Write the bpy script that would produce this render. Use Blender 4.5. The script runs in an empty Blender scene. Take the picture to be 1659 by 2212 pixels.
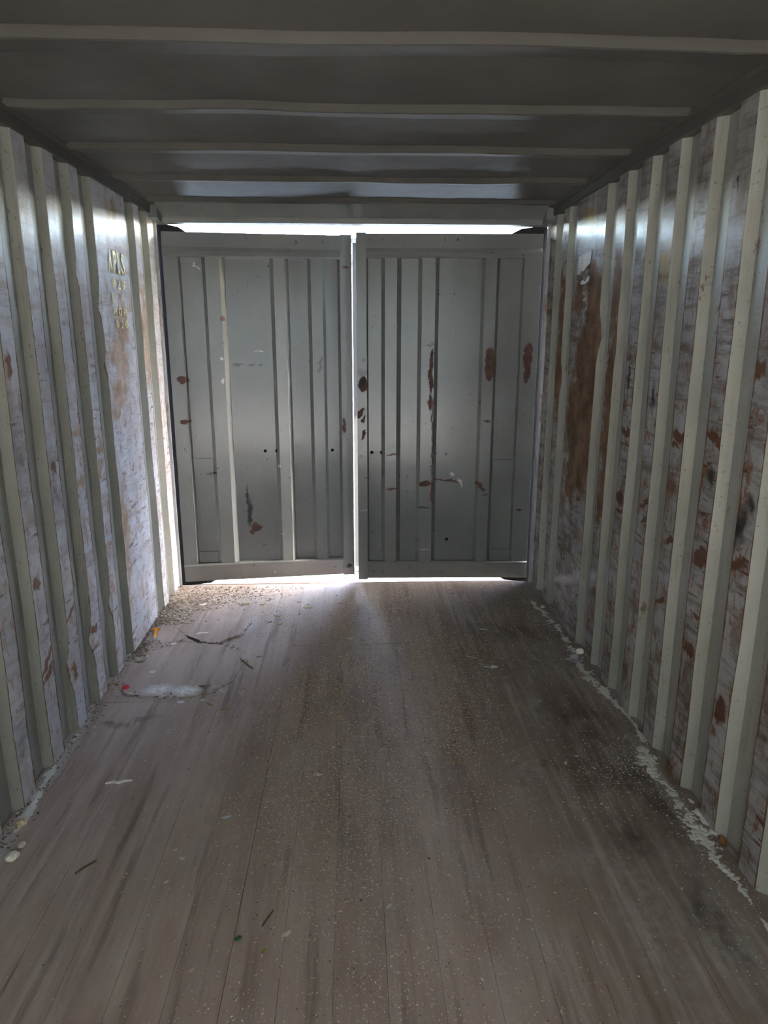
import bpy, bmesh, math, random
from mathutils import Vector, Matrix, noise
R = math.radians
random.seed(11)
scene = bpy.context.scene
COL = scene.collection

# ---------------------------------------------------------------- camera
FPX = 1513.4
cam_d = bpy.data.cameras.new('camera')
cam_d.sensor_fit = 'VERTICAL'; cam_d.sensor_height = 24.0
cam_d.lens = 24.0 * FPX / 2212.0
cam_d.clip_start = 0.02; cam_d.clip_end = 400
cam = bpy.data.objects.new('camera', cam_d); COL.objects.link(cam)
_x = Vector((0.99916, -0.04087, 0.00063)); _f = Vector((0.03982, 0.96982, -0.24054)); _z = Vector((0.00922, 0.24037, 0.97064))
cam.matrix_world = Matrix(((_x.x, _z.x, -_f.x, -0.0044), (_x.y, _z.y, -_f.y, 0.0), (_x.z, _z.z, -_f.z, 1.5832), (0, 0, 0, 1)))
scene.camera = cam

# ---------------------------------------------------------------- sky, sun, exposure
world = bpy.data.worlds.new('sky'); scene.world = world; world.use_nodes = True
wn = world.node_tree.nodes; wl = world.node_tree.links; wn.clear()
sky = wn.new('ShaderNodeTexSky'); sky.sky_type = 'NISHITA'; sky.sun_disc = False
sky.sun_elevation = R(42); sky.sun_rotation = R(94); sky.dust_density = 2.0; sky.air_density = 1.0
bg = wn.new('ShaderNodeBackground'); bg.inputs['Strength'].default_value = 1.0
wo = wn.new('ShaderNodeOutputWorld')
hz = wn.new('ShaderNodeHueSaturation'); hz.inputs['Saturation'].default_value = 0.92
wl.new(sky.outputs[0], hz.inputs['Color']); wl.new(hz.outputs[0], bg.inputs[0]); wl.new(bg.outputs[0], wo.inputs[0])
sun_d = bpy.data.lights.new('sun', 'SUN'); sun_d.energy = 8.0; sun_d.angle = R(0.6); sun_d.color = (1.0, 0.93, 0.82)
sun = bpy.data.objects.new('sun', sun_d); COL.objects.link(sun)
sun.rotation_euler = Vector((0.741, -0.052, 0.669)).to_track_quat('Z', 'Y').to_euler()
scene.view_settings.view_transform = 'Standard'
scene.view_settings.look = 'None'
scene.view_settings.gamma = 1.0
scene.view_settings.use_curve_mapping = False
scene.view_settings.exposure = 4.75
cy = scene.cycles
cy.max_bounces = 6; cy.diffuse_bounces = 5; cy.adaptive_threshold = 0.07; cy.glossy_bounces = 3; cy.use_light_tree = False
cy.use_denoising = True
cy.sample_clamp_indirect = 12.0
cy.caustics_reflective = False; cy.caustics_refractive = False
# sampling guides only: light portals over the two ends of the container where daylight comes in (they emit nothing)
for nm, loc, rx, sx, sy in (('rear_light_portal', (0, -1.54, 1.1), R(90), 2.40, 2.40), ('door_light_portal', (0, 4.85, 1.05), R(-90), 2.7, 2.7)):
    pd = bpy.data.lights.new(nm, 'AREA'); pd.shape = 'RECTANGLE'; pd.size = sx; pd.size_y = sy; pd.cycles.is_portal = True
    po = bpy.data.objects.new(nm, pd); COL.objects.link(po); po.location = loc; po.rotation_euler = (rx, 0, 0)

# ---------------------------------------------------------------- helpers
def tag(o, label=None, cat=None, group=None, kind=None):
    if label: o['label'] = label
    if cat: o['category'] = cat
    if group: o['group'] = group
    if kind: o['kind'] = kind
    return o
def link(name, me, mats=None, parent=None, loc=None):
    o = bpy.data.objects.new(name, me); COL.objects.link(o)
    if mats is not None:
        for m in (mats if isinstance(mats, (list, tuple)) else [mats]): me.materials.append(m)
    if parent is not None: o.parent = parent
    if loc is not None: o.location = loc
    return o
def empty(name, loc=(0, 0, 0), rz=0.0):
    o = bpy.data.objects.new(name, None); COL.objects.link(o); o.location = loc; o.rotation_euler = (0, 0, rz)
    o.empty_display_size = 0.05
    return o
def mesh(name, v, f, smooth=False, mi=None):
    me = bpy.data.meshes.new(name); me.from_pydata(v, [], f)
    if smooth: me.polygons.foreach_set('use_smooth', [True] * len(me.polygons))
    if mi: me.polygons.foreach_set('material_index', mi)
    me.update(); return me
def recalc(me):
    bm = bmesh.new(); bm.from_mesh(me); bmesh.ops.recalc_face_normals(bm, faces=bm.faces); bm.to_mesh(me); bm.free(); return me
class MB:
    def __init__(s): s.v = []; s.f = []
    def box(s, a, b, top=None):
        i = len(s.v); (x0, y0, z0), (x1, y1, z1) = a, b
        s.v += [(x0, y0, z0), (x1, y0, z0), (x1, y1, z0), (x0, y1, z0), (x0, y0, z1), (x1, y0, z1), (x1, y1, z1), (x0, y1, z1)]
        s.f += [tuple(i + k for k in q) for q in ((0, 3, 2, 1), (4, 5, 6, 7), (0, 1, 5, 4), (1, 2, 6, 5), (2, 3, 7, 6), (3, 0, 4, 7))]
        return s
    def prism(s, pts, axis, a, b):
        """extrude a 2-D outline along an axis (0,1,2) from a to b"""
        i = len(s.v); n = len(pts)
        for t in (a, b):
            for p, q in pts:
                s.v.append((t, p, q) if axis == 0 else (p, t, q) if axis == 1 else (p, q, t))
        s.f.append(tuple(range(i + n - 1, i - 1, -1))); s.f.append(tuple(range(i + n, i + 2 * n)))
        for k in range(n):
            k2 = (k + 1) % n
            s.f.append((i + k, i + k2, i + n + k2, i + n + k))
        return s
    def build(s, name, mat, parent=None, bevel=0.0, seg=2, loc=None, smooth=False):
        me = recalc(mesh(name, s.v, s.f, smooth))
        if bevel:
            bm = bmesh.new(); bm.from_mesh(me)
            es = [e for e in bm.edges if len(e.link_faces) == 2 and e.calc_face_angle(0) > R(25)]
            bmesh.ops.bevel(bm, geom=es, offset=bevel, segments=seg, affect='EDGES', clamp_overlap=True)
            bm.to_mesh(me); bm.free()
        return link(name, me, mat, parent, loc)

# ---------------------------------------------------------------- material graph helper
class G:
    def __init__(s, name):
        s.m = bpy.data.materials.new(name); s.m.use_nodes = True
        s.t = s.m.node_tree; s.t.nodes.clear()
        s.out = s.t.nodes.new('ShaderNodeOutputMaterial'); s.b = s.t.nodes.new('ShaderNodeBsdfPrincipled')
        s.t.links.new(s.b.outputs[0], s.out.inputs[0])
    def n(s, ty, ins=None, **kw):
        nd = s.t.nodes.new(ty)
        for k, v in kw.items(): setattr(nd, k, v)
        for k, v in (ins or {}).items(): s.set(nd.inputs[k], v)
        return nd
    def set(s, sock, v):
        if isinstance(v, bpy.types.NodeSocket): s.t.links.new(v, sock)
        elif isinstance(v, bpy.types.Node): s.t.links.new(v.outputs[0], sock)
        else: sock.default_value = (tuple(v) + (1.0,)) if (isinstance(v, tuple) and len(v) == 3 and sock.type == 'RGBA') else v
    def obj(s): return s.n('ShaderNodeTexCoord').outputs['Object']
    def pos(s): return s.n('ShaderNodeNewGeometry').outputs['Position']
    def mapping(s, v, loc=(0, 0, 0), rot=(0, 0, 0), scale=(1, 1, 1), ty='POINT'):
        return s.n('ShaderNodeMapping', {'Vector': v, 'Location': loc, 'Rotation': rot, 'Scale': scale}, vector_type=ty).outputs[0]
    def noise(s, v, scale=5, detail=4, rough=0.55, dist=0.0, col=False):
        nd = s.n('ShaderNodeTexNoise', {'Vector': v, 'Scale': scale, 'Detail': detail, 'Roughness': rough, 'Distortion': dist})
        return nd.outputs['Color'] if col else nd.outputs[0]
    def ramp(s, v, a, b, lo=0.0, hi=1.0):
        return s.n('ShaderNodeMapRange', {'Value': v, 'From Min': a, 'From Max': b, 'To Min': lo, 'To Max': hi}, clamp=True).outputs[0]
    def math(s, op, a, b=0.0, clamp=False):
        return s.n('ShaderNodeMath', {0: a, 1: b}, operation=op, use_clamp=clamp).outputs[0]
    def mul(s, *a):
        r = a[0]
        for x in a[1:]: r = s.math('MULTIPLY', r, x)
        return r
    def mx(s, *a):
        r = a[0]
        for x in a[1:]: r = s.math('MAXIMUM', r, x)
        return r
    def mix(s, f, a, b):
        nd = s.n('ShaderNodeMix', data_type='RGBA')
        s.set(nd.inputs[0], f); s.set(nd.inputs[6], a); s.set(nd.inputs[7], b)
        return nd.outputs[2]
    def sep(s, v): return s.n('ShaderNodeSeparateXYZ', {0: v}).outputs
    def warp(s, v, scale, amp, det=2):
        c = s.noise(v, scale, det, 0.7, col=True)
        c = s.n('ShaderNodeVectorMath', {0: c, 1: (0.5, 0.5, 0.5)}, operation='SUBTRACT').outputs[0]
        c = s.n('ShaderNodeVectorMath', {0: c, 'Scale': amp}, operation='SCALE').outputs[0]
        return s.n('ShaderNodeVectorMath', {0: v, 1: c}, operation='ADD').outputs[0]
    def spots(s, v, lst, soft=0.12, thin=None):
        """union of ellipsoidal patches: (centre xyz, radii xyz, rotation xyz)"""
        r = None
        for c, rad, rot in lst:
            m = s.mapping(v, c, rot, rad, 'TEXTURE')
            d = s.n('ShaderNodeVectorMath', {0: m}, operation='LENGTH').outputs[1]
            k = s.ramp(d, 1 + soft, 1 - soft)
            r = k if r is None else s.mx(r, k)
        return r
    def bump(s, h, strength=0.3, dist=0.002):
        nd = s.n('ShaderNodeBump', {'Height': h, 'Strength': strength, 'Distance': dist})
        s.t.links.new(nd.outputs[0], s.b.inputs['Normal'])
    def fin(s, col, rough=0.5, metal=0.0, spec=0.5):
        s.set(s.b.inputs['Base Color'], col); s.set(s.b.inputs['Roughness'], rough)
        s.set(s.b.inputs['Metallic'], metal); s.set(s.b.inputs['Specular IOR Level'], spec)
        return s.m

def simple(name, col, rough=0.6, var=0.15, scale=30, metal=0.0, spec=0.4):
    g = G(name); p = g.obj(); n = g.noise(p, scale, 4)
    c2 = tuple(c * (1 - var) for c in col); c1 = tuple(min(1, c * (1 + var)) for c in col)
    return g.fin(g.mix(g.ramp(n, 0.3, 0.7), c2, c1), rough, metal, spec)

RUST = (0.105, 0.045, 0.022); RUST2 = (0.19, 0.082, 0.035); DARK = (0.022, 0.02, 0.018)
PAINT = (0.30, 0.315, 0.285); PAINT2 = (0.25, 0.262, 0.24)

def groove_paint():
    g = G('grey_green_paint'); p = g.obj()
    n1 = g.noise(p, 3.0, 5, 0.6); c = g.mix(g.ramp(n1, 0.3, 0.7), (0.268, 0.268, 0.236), (0.342, 0.342, 0.306))
    st = g.noise(g.mapping(p, scale=(14, 14, 0.8)), 3, 5, 0.7)
    c = g.mix(g.ramp(st, 0.54, 0.72, 0, 0.6), c, (0.19, 0.175, 0.125))
    sp = g.noise(p, 70, 3, 0.6); c = g.mix(g.ramp(sp, 0.64, 0.69, 0, 0.55), c, (0.09, 0.07, 0.045))
    rp = g.noise(g.mapping(p, scale=(1, 1, 0.5)), 9, 7, 0.75); c = g.mix(g.ramp(rp, 0.635, 0.67, 0, 0.75), c, RUST)
    g.bump(g.noise(p, 40, 4), 0.12, 0.002)
    return g.fin(c, g.ramp(n1, 0.3, 0.7, 0.34, 0.48), 0, 0.25)

def worn_flat(side):
    """blue-grey paint on the proud ridges, scuffed by cargo: rust runs, gouges, bare patches"""
    s = 1 if side == 'right' else -1
    g = G('scuffed_paint_' + side); p = g.obj()
    n1 = g.noise(g.mapping(p, scale=(1, 1, 0.55)), 4.0, 4, 0.65)
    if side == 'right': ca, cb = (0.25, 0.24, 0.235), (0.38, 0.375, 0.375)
    else: ca, cb = (0.48, 0.485, 0.51), (0.66, 0.675, 0.71)  # left ridges paler and bluer than right: slit light put into the paint
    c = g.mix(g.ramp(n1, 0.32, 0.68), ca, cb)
    # dirty scuff film
    d = g.noise(g.mapping(p, rot=(R(38 * s), 0, 0), scale=(1, 0.5, 3.2)), 6, 4, 0.72)
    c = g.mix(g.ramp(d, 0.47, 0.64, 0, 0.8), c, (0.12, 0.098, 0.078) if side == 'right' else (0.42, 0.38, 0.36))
    bl = g.noise(g.mapping(p, scale=(1, 1.5, 0.7)), 7.0, 4, 0.7)
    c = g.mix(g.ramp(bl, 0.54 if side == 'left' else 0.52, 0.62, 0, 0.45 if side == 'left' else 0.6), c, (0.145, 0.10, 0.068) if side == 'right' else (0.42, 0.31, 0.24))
    # fine pitted rust
    zz = g.sep(p)[2]
    low = g.ramp(zz, 2.0, 1.3)
    f = g.noise(g.mapping(p, scale=(1, 1.3, 0.8)), 17, 4, 0.78)
    c = g.mix(g.mul(g.ramp(f, 0.56, 0.61), low, 0.8 if side == 'right' else 0.6), c, RUST2 if side == 'right' else (0.36, 0.21, 0.13))
    # gouges running down at a slant
    gv = g.mapping(p, rot=(R(-36 * s), 0, 0), scale=(1, 9.0, 46.0))
    go = g.noise(gv, 1.0, 3, 0.6)
    gm = g.mul(g.ramp(go, 0.60, 0.64), g.ramp(g.noise(p, 3.2, 2), 0.44, 0.54), low)
    c = g.mix(g.mul(gm, 0.9 if side == 'right' else 0.55), c, RUST)
    # rust along the bent edges of each ridge
    at = g.n('ShaderNodeAttribute', attribute_name='edge').outputs['Fac']
    en = g.noise(g.mapping(p, scale=(1, 2, 1.0)), 6.0, 4, 0.75)
    em = g.mul(g.ramp(g.math('ADD', at, g.math('MULTIPLY', en, 1.3)), 1.32, 1.48), g.ramp(zz, 2.15, 1.75))
    c = g.mix(g.mul(em, 0.9), c, g.mix(g.noise(p, 12, 3), (0.07, 0.03, 0.016), (0.24, 0.12, 0.05)))
    X = 1.165 * s
    def e(y, z, ry, rz, rot=0): return ((X, y, z), (0.3, ry, rz), (R(rot), 0, 0))
    w2 = g.warp(p, 8, 0.26, 4); wr2 = g.warp(p, 26, 0.055, 1)
    if side == 'right':
        br = [e(3.52, 1.74, .13, .22, -8), e(3.58, 1.45, .17, .26, 6), e(3.64, 1.17, .22, .24), e(3.58, .98, .18, .18), e(3.76, 1.80, .08, .12),
              e(3.70, .82, .10, .08, 30), e(3.24, 1.80, .08, .17), e(3.23, 1.42, .05, .24), e(3.21, 1.10, .06, .22), e(3.20, .82, .05, .10), e(4.20, 1.5, .04, .5), e(4.06, 1.55, .05, .42)]
        m = g.spots(w2, br, 0.10)
        bc = g.mix(g.ramp(g.noise(p, 9, 3, 0.7), 0.35, 0.65), (0.10, 0.066, 0.042), (0.23, 0.148, 0.095))
        c = g.mix(g.mul(m, 0.95), c, bc)
        rd = [e(2.98, 1.19, .05, .022), e(2.47, 1.24, .06, .018), e(2.50, 1.205, .03, .012), e(2.24, 1.27, .06, .02), e(2.04, 1.50, .05, .03), e(2.20, 1.255, .05, .012, 14),
              e(2.73, .93, .04, .014, -30), e(2.70, .88, .05, .012, -34), e(2.45, .86, .05, .014, -32), e(2.23, .86, .06, .03, -25), e(2.03, .90, .07, .016, -22), e(2.5, .60, .05, .012, -35), e(2.24, .52, .035, .03), e(2.0, .42, .03, .05), e(2.98, .90, .04, .04)]
        c = g.mix(g.mul(g.spots(wr2, rd, 0.2), 0.9), c, RUST)
        dk = [e(2.02, 1.03, .03, .07, 20), e(2.23, 1.14, .02, .03), e(1.98, 1.10, .02, .03), e(2.26, 2.05, .012, .02), e(2.74, 1.36, .02, .05), e(3.0, 1.42, .012, .08)]
        c = g.mix(g.mul(g.spots(wr2, dk, 0.5), 0.85), c, DARK)
        c = g.mix(g.mul(g.spots(w2, [e(3.70, 2.17, .06, .045), e(2.75, 1.86, .03, .06)], 0.4), 0.7), c, (0.30, 0.22, 0.06))
    else:
        br = [e(3.66, 1.62, .10, .10, 10), e(3.60, 1.48, .14, .09, -10), e(3.56, 1.34, .12, .05), e(3.52, 1.25, .13, .045, 10), e(3.69, 1.73, .06, .05), e(4.06, 1.6, .05, .30), e(4.20, 1.45, .05, .45),
              e(3.19, 1.12, .05, .02), e(3.18, 1.00, .05, .06), e(3.46, .70, .05, .18), e(3.44, .48, .03, .3), e(3.20, .63, .05, .02, 20), e(3.19, .42, .05, .03), e(2.94, .98, .05, .03, 30), e(2.95, 1.2, .05, .014)]
        m = g.spots(w2, br, 0.22)
        bc = g.mix(g.ramp(g.noise(p, 11, 3, 0.7), 0.35, 0.65), (0.33, 0.235, 0.16), (0.52, 0.40, 0.30))
        c = g.mix(g.mul(m, 0.9), c, bc)
        rd = [e(2.45, .72, .03, .022), e(2.70, .50, .06, .012, 30), e(2.46, .40, .07, .012, 35), e(2.47, .36, .05, .012, 35), e(2.71, 1.10, .02, .03), e(2.45, 1.5, .02, .05), e(2.69, .26, .02, .05), e(2.94, .33, .03, .02)]
        c = g.mix(g.mul(g.spots(wr2, rd, 0.25), 0.85), c, (0.22, 0.10, 0.05))
        c = g.mix(g.mul(g.spots(w2, [e(2.2, 1.35, .1, .3), e(2.44, 1.2, .06, .16), e(2.70, 1.02, .03, .10), e(2.2, .22, .05, .06)], 0.7), 0.5), c, (0.16, 0.15, 0.16))
        c = g.mix(g.mul(g.spots(w2, [e(3.66, 2.2, .05, .035)], 0.4), 0.6), c, (0.34, 0.27, 0.09))
    g.bump(g.noise(p, 9, 3), 0.3, 0.004)
    rr = g.ramp(n1, 0.3, 0.7, 0.20, 0.34)
    rr = g.math('ADD', rr, g.mul(m, 0.3), True)
    return g.fin(c, rr, 0, 0.013)

def roof_paint():
    g = G('roof_paint'); p = g.obj()
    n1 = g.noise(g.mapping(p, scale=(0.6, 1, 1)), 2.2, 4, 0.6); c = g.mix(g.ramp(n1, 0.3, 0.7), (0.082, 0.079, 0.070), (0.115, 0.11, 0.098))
    sc = g.noise(g.mapping(p, rot=(0, 0, R(52)), scale=(30, 2.2, 1)), 1.3, 3, 0.5)
    c = g.mix(g.mul(g.ramp(sc, 0.73, 0.76), g.ramp(g.noise(p, 1.7, 2), 0.5, 0.6), 0.7), c, (0.06, 0.045, 0.035))
    r2 = g.noise(p, 5, 7, 0.75); c = g.mix(g.ramp(r2, 0.71, 0.75, 0, 0.7), c, RUST)
    g.bump(g.noise(p, 2.6, 3), 0.7, 0.012)
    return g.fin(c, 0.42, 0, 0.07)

def frame_paint():
    g = G('frame_paint'); p = g.pos()
    n1 = g.noise(p, 4, 5, 0.6); c = g.mix(g.ramp(n1, 0.3, 0.7), (0.155, 0.16, 0.148), (0.20, 0.206, 0.19))
    r2 = g.noise(g.mapping(p, scale=(1, 1, 0.5)), 9, 7, 0.75); c = g.mix(g.ramp(r2, 0.66, 0.70, 0, 0.8), c, RUST)
    g.bump(g.noise(p, 30, 4), 0.15, 0.002)
    return g.fin(c, 0.42, 0, 0.5)

def jamb_paint():
    g = G('jamb_worn_paint'); p = g.pos()
    n1 = g.noise(g.mapping(p, scale=(1, 1, 0.35)), 10, 6, 0.7); c = g.mix(g.ramp(n1, 0.3, 0.7), (0.26, 0.25, 0.25), (0.40, 0.40, 0.40))
    r2 = g.noise(g.mapping(p, scale=(3, 3, 0.5)), 7, 7, 0.75); c = g.mix(g.ramp(r2, 0.56, 0.62, 0, 0.85), c, RUST2)
    return g.fin(c, 0.45, 0, 0.5)

def door_paint(side):
    g = G('door_paint_' + side); p = g.obj()
    n1 = g.noise(p, 2.0, 5, 0.6); c = g.mix(g.ramp(n1, 0.3, 0.7), (0.182, 0.19, 0.182), (0.225, 0.232, 0.222))
    ws = g.warp(p, 18, 0.055, 3)
    # small chips
    ch = g.noise(g.mapping(p, scale=(1, 1, 0.8)), 30, 3, 0.7)
    wh = g.ramp(g.noise(p, 3.5, 3), 0.45, 0.60)
    c = g.mix(g.mul(g.ramp(ch, 0.645, 0.68), wh, 0.85), c, (0.07, 0.04, 0.03))
    sm = g.noise(g.mapping(p, scale=(16, 1, 1.2)), 3, 3, 0.65)
    c = g.mix(g.ramp(sm, 0.60, 0.75, 0, 0.30), c, (0.15, 0.145, 0.12))
    sc = g.noise(g.mapping(p, rot=(0, R(-60), 0), scale=(26, 1, 1.5)), 1.5, 3, 0.5)
    c = g.mix(g.mul(g.ramp(sc, 0.74, 0.76), 0.35), c, (0.60, 0.60, 0.58))
    zz = g.sep(p)[2]
    def e(x, z, rx, rz, rot=0): return ((x, 0, z), (rx, 0.5, rz), (0, R(rot), 0))
    if side == 'left':
        o = 1.165
        brown = [e(o - 1.075, 1.33, .034, .02), e(o - 1.075, 1.07, .032, .016, -8), e(o - .07, 1.03, .012, .045), e(o - .665, .36, .038, .034), e(o - .69, .33, .02, .03)]
        dark = [e(o - .705, .46, .016, .085, 6), e(o - .71, .56, .008, .08), e(o - .93, .73, .04, .006, -6), e(o - .045, .072, .02, .014), e(o - .73, 1.42, .03, .008), e(o - .65, 1.42, .02, .008), e(o - .59, 1.42, .012, .008)]
        red = [e(o - .217, 1.42, .008, .055, 10), e(o - .816, 1.70, .012, .014), e(o - .05, 2.01, .025, .008, 8)]
        white = [e(o - .96, 2.015, .006, .014, -30), e(o - .94, 1.99, .006, .014, -30), e(o - .83, 1.46, .010, .010), e(o - .83, 1.32, .008, .018), e(o - .60, 1.50, .03, .003), e(o - .50, .77, .007, .010, 30)]
    else:
        o = -1.165
        brown = [e(o + .845, 1.45, .034, .085), e(o + .845, 1.38, .03, .06), e(o + 1.082, 1.46, .03, .10), e(o + 1.08, 1.36, .022, .05), e(o + .475, 1.43, .012, .10, 6), e(o + .48, 1.31, .010, .07), e(o + .475, 1.19, .012, .05),
                 e(o + .05, 1.30, .024, .05), e(o + .03, 1.12, .014, .04, 25), e(o + .05, 1.08, .012, .03, 25), e(o + .045, .98, .010, .03, 20),
                 e(o + .225, .625, .04, .010, -6), e(o + .235, .85, .035, .006), e(o + .445, .66, .042, .017), e(o + .49, .60, .006, .09), e(o + .60, .675, .10, .0065, 7), e(o + .80, .65, .025, .02, 30), e(o + .82, .625, .035, .012, 20), e(o + .49, .95, .005, .28)]
        dark = [e(o + .04, 1.37, .03, .03), e(o + .045, 1.34, .02, .05), e(o + .46, 1.545, .035, .006), e(o + .475, 1.555, .006, .012), e(o + .045, 1.45, .008, .012), e(o + .03, .84, .02, .01), e(o + .06, .70, .012, .006), e(o + .85, .58, .02, .004), e(o + .84, 1.07, .02, .008), e(o + .44, .50, .04, .004), e(o + 1.07, .48, .02, .005)]
        red = [e(o + .475, 1.19, .02, .02)]
        white = [e(o + .63, .715, .016, .014, 30), e(o + .68, .66, .008, .03, -20), e(o + .05, .48, .03, .003), e(o + .45, .21, .04, .003, 8)]
    mb = g.spots(ws, brown, 0.10)
    c = g.mix(g.mul(mb, 0.96), c, g.mix(g.ramp(g.noise(p, 20, 4), 0.35, 0.65), (0.045, 0.02, 0.013), (0.105, 0.036, 0.022)))
    c = g.mix(g.mul(g.spots(ws, white, 0.4), 0.7), c, (0.66, 0.67, 0.66))
    c = g.mix(g.mul(g.spots(ws, red, 0.3), 0.8), c, (0.10, 0.026, 0.022))
    c = g.mix(g.mul(g.spots(ws, dark, 0.35), 0.92), c, (0.02, 0.018, 0.016))
    g.bump(g.noise(p, 6, 3), 0.28, 0.004)
    return g.fin(c, g.math('ADD', g.ramp(n1, 0.3, 0.7, 0.17, 0.26), g.math('MULTIPLY', mb, 0.45)), 0, 0.5)

def floor_wood():
    g = G('dirty_plywood'); p = g.pos(); xyz = g.sep(p)
    rnd = g.n('ShaderNodeObjectInfo').outputs['Random']
    n1 = g.noise(g.mapping(p, scale=(2.2, 0.5, 1)), 3.0, 4, 0.65)
    c = g.mix(g.ramp(n1, 0.30, 0.70), (0.37, 0.285, 0.24), (0.60, 0.495, 0.43))
    c = g.mix(g.math('MULTIPLY', rnd, 0.30), c, (0.27, 0.21, 0.175))
    # reddish worn areas
    n2 = g.noise(g.mapping(p, scale=(1.6, 0.6, 1)), 2.4, 5, 0.6)
    c = g.mix(g.ramp(n2, 0.55, 0.70, 0, 0.55), c, (0.29, 0.19, 0.155))
    # right-hand boards tinted darker towards the wall
    rg = g.mul(g.ramp(g.math('ADD', xyz[0], g.math('MULTIPLY', n1, 0.5)), 0.55, 1.05), 0.55)
    c = g.mix(rg, c, (0.13, 0.10, 0.08))
    # grey dust dragged along the length
    st = g.noise(g.mapping(p, scale=(16, 0.7, 1)), 1.6, 4, 0.65)
    du = g.noise(p, 1.5, 4, 0.6)
    c = g.mix(g.mul(g.ramp(st, 0.47, 0.66), g.ramp(du, 0.40, 0.58), 0.55), c, (0.62, 0.57, 0.53))
    # dust caught beside the board joints
    jx = g.math('SUBTRACT', g.math('FRACT', g.math('DIVIDE', g.math('ADD', xyz[0], 1.165 + 0.1375 * 4 + 0.010), 0.1375)), 0.0)
    jm = g.mul(g.ramp(jx, 0.22, 0.03), g.ramp(g.noise(g.mapping(p, scale=(3, 1.1, 1)), 3.2, 3, 0.7), 0.50, 0.66), g.ramp(xyz[0], -0.2, 0.7, 0.35, 1.0))
    c = g.mix(g.mul(jm, 0.75), c, (0.46, 0.44, 0.41))
    # whitish film along the right side
    wv = g.warp(p, 5, 0.25, 3); w22 = g.warp(p, 22, 0.06, 2); n60 = g.noise(p, 60, 2, 0.7)
    def e(x, y, rx, ry, rot=0): return ((x, y, 0), (rx, ry, 0.5), (0, 0, R(rot)))
    fl = g.spots(wv, [e(1.00, 1.55, .06, .22), e(.80, 1.62, .05, .28), e(.70, 1.83, .10, .05), e(1.06, 3.72, .07, .10), e(.98, 3.2, .06, .16), e(.88, 3.15, .03, .10), e(1.05, 1.38, .05, .12), e(.62, 2.3, .04, .2), e(.78, 2.75, .03, .2)], 0.8)
    c = g.mix(g.mul(fl, g.ramp(g.noise(p, 26, 3, 0.7), 0.35, 0.65), 0.55), c, (0.52, 0.51, 0.49))
    # dry white spill on the buckled boards
    sp = g.spots(w22, [e(-.925, 2.985, .055, .045), e(-.80, 2.975, .055, .038)], 0.55)
    c = g.mix(g.mul(sp, g.ramp(n60, 0.26, 0.50), 1.0), c, (0.88, 0.88, 0.88))
    sp2 = g.spots(w22, [e(-.60, 3.12, .018, .09), e(-.645, 2.99, .05, .014, -40), e(-.60, 3.75, .03, .13, -8), e(-1.15, 2.35, .02, .3), e(-1.14, 1.95, .025, .25)], 0.6)
    c = g.mix(g.mul(sp2, g.ramp(n60, 0.25, 0.55), 0.7), c, (0.60, 0.59, 0.58))
    # dark damp stains
    dk = g.spots(wv, [e(.88, 2.30, .09, .09), e(1.0, 2.27, .08, .08), e(.98, 1.60, .05, .15), e(.93, 2.62, .12, .2), e(.88, 3.6, .25, .10), e(-.98, 2.72, .10, .025), e(1.05, 2.05, .05, .2), e(.72, 2.33, .03, .04), e(.90, 1.95, .06, .08)], 0.7)
    dn = g.ramp(g.noise(g.mapping(p, scale=(2.5, 0.8, 1)), 7, 3, 0.7), 0.36, 0.58)
    c = g.mix(g.mul(dk, dn, 0.72), c, (0.05, 0.039, 0.032))
    lk = g.noise(g.mapping(p, scale=(9, 0.6, 1)), 2.0, 4, 0.6)
    c = g.mix(g.mul(g.ramp(lk, 0.56, 0.70), 0.60), c, (0.15, 0.098, 0.075))
    sk = g.noise(p, 130, 2, 0.6); c = g.mix(g.ramp(sk, 0.66, 0.72, 0, 0.45), c, (0.45, 0.40, 0.33))
    s2 = g.noise(p, 90, 3, 0.6); c = g.mix(g.ramp(s2, 0.66, 0.70, 0, 0.5), c, (0.05, 0.04, 0.034))
    g.bump(g.noise(g.mapping(p, scale=(1, 0.5, 1)), 70, 3), 0.35, 0.002)
    return g.fin(c, g.ramp(n1, 0.3, 0.7, 0.42, 0.58), 0, 0.45)

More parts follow.
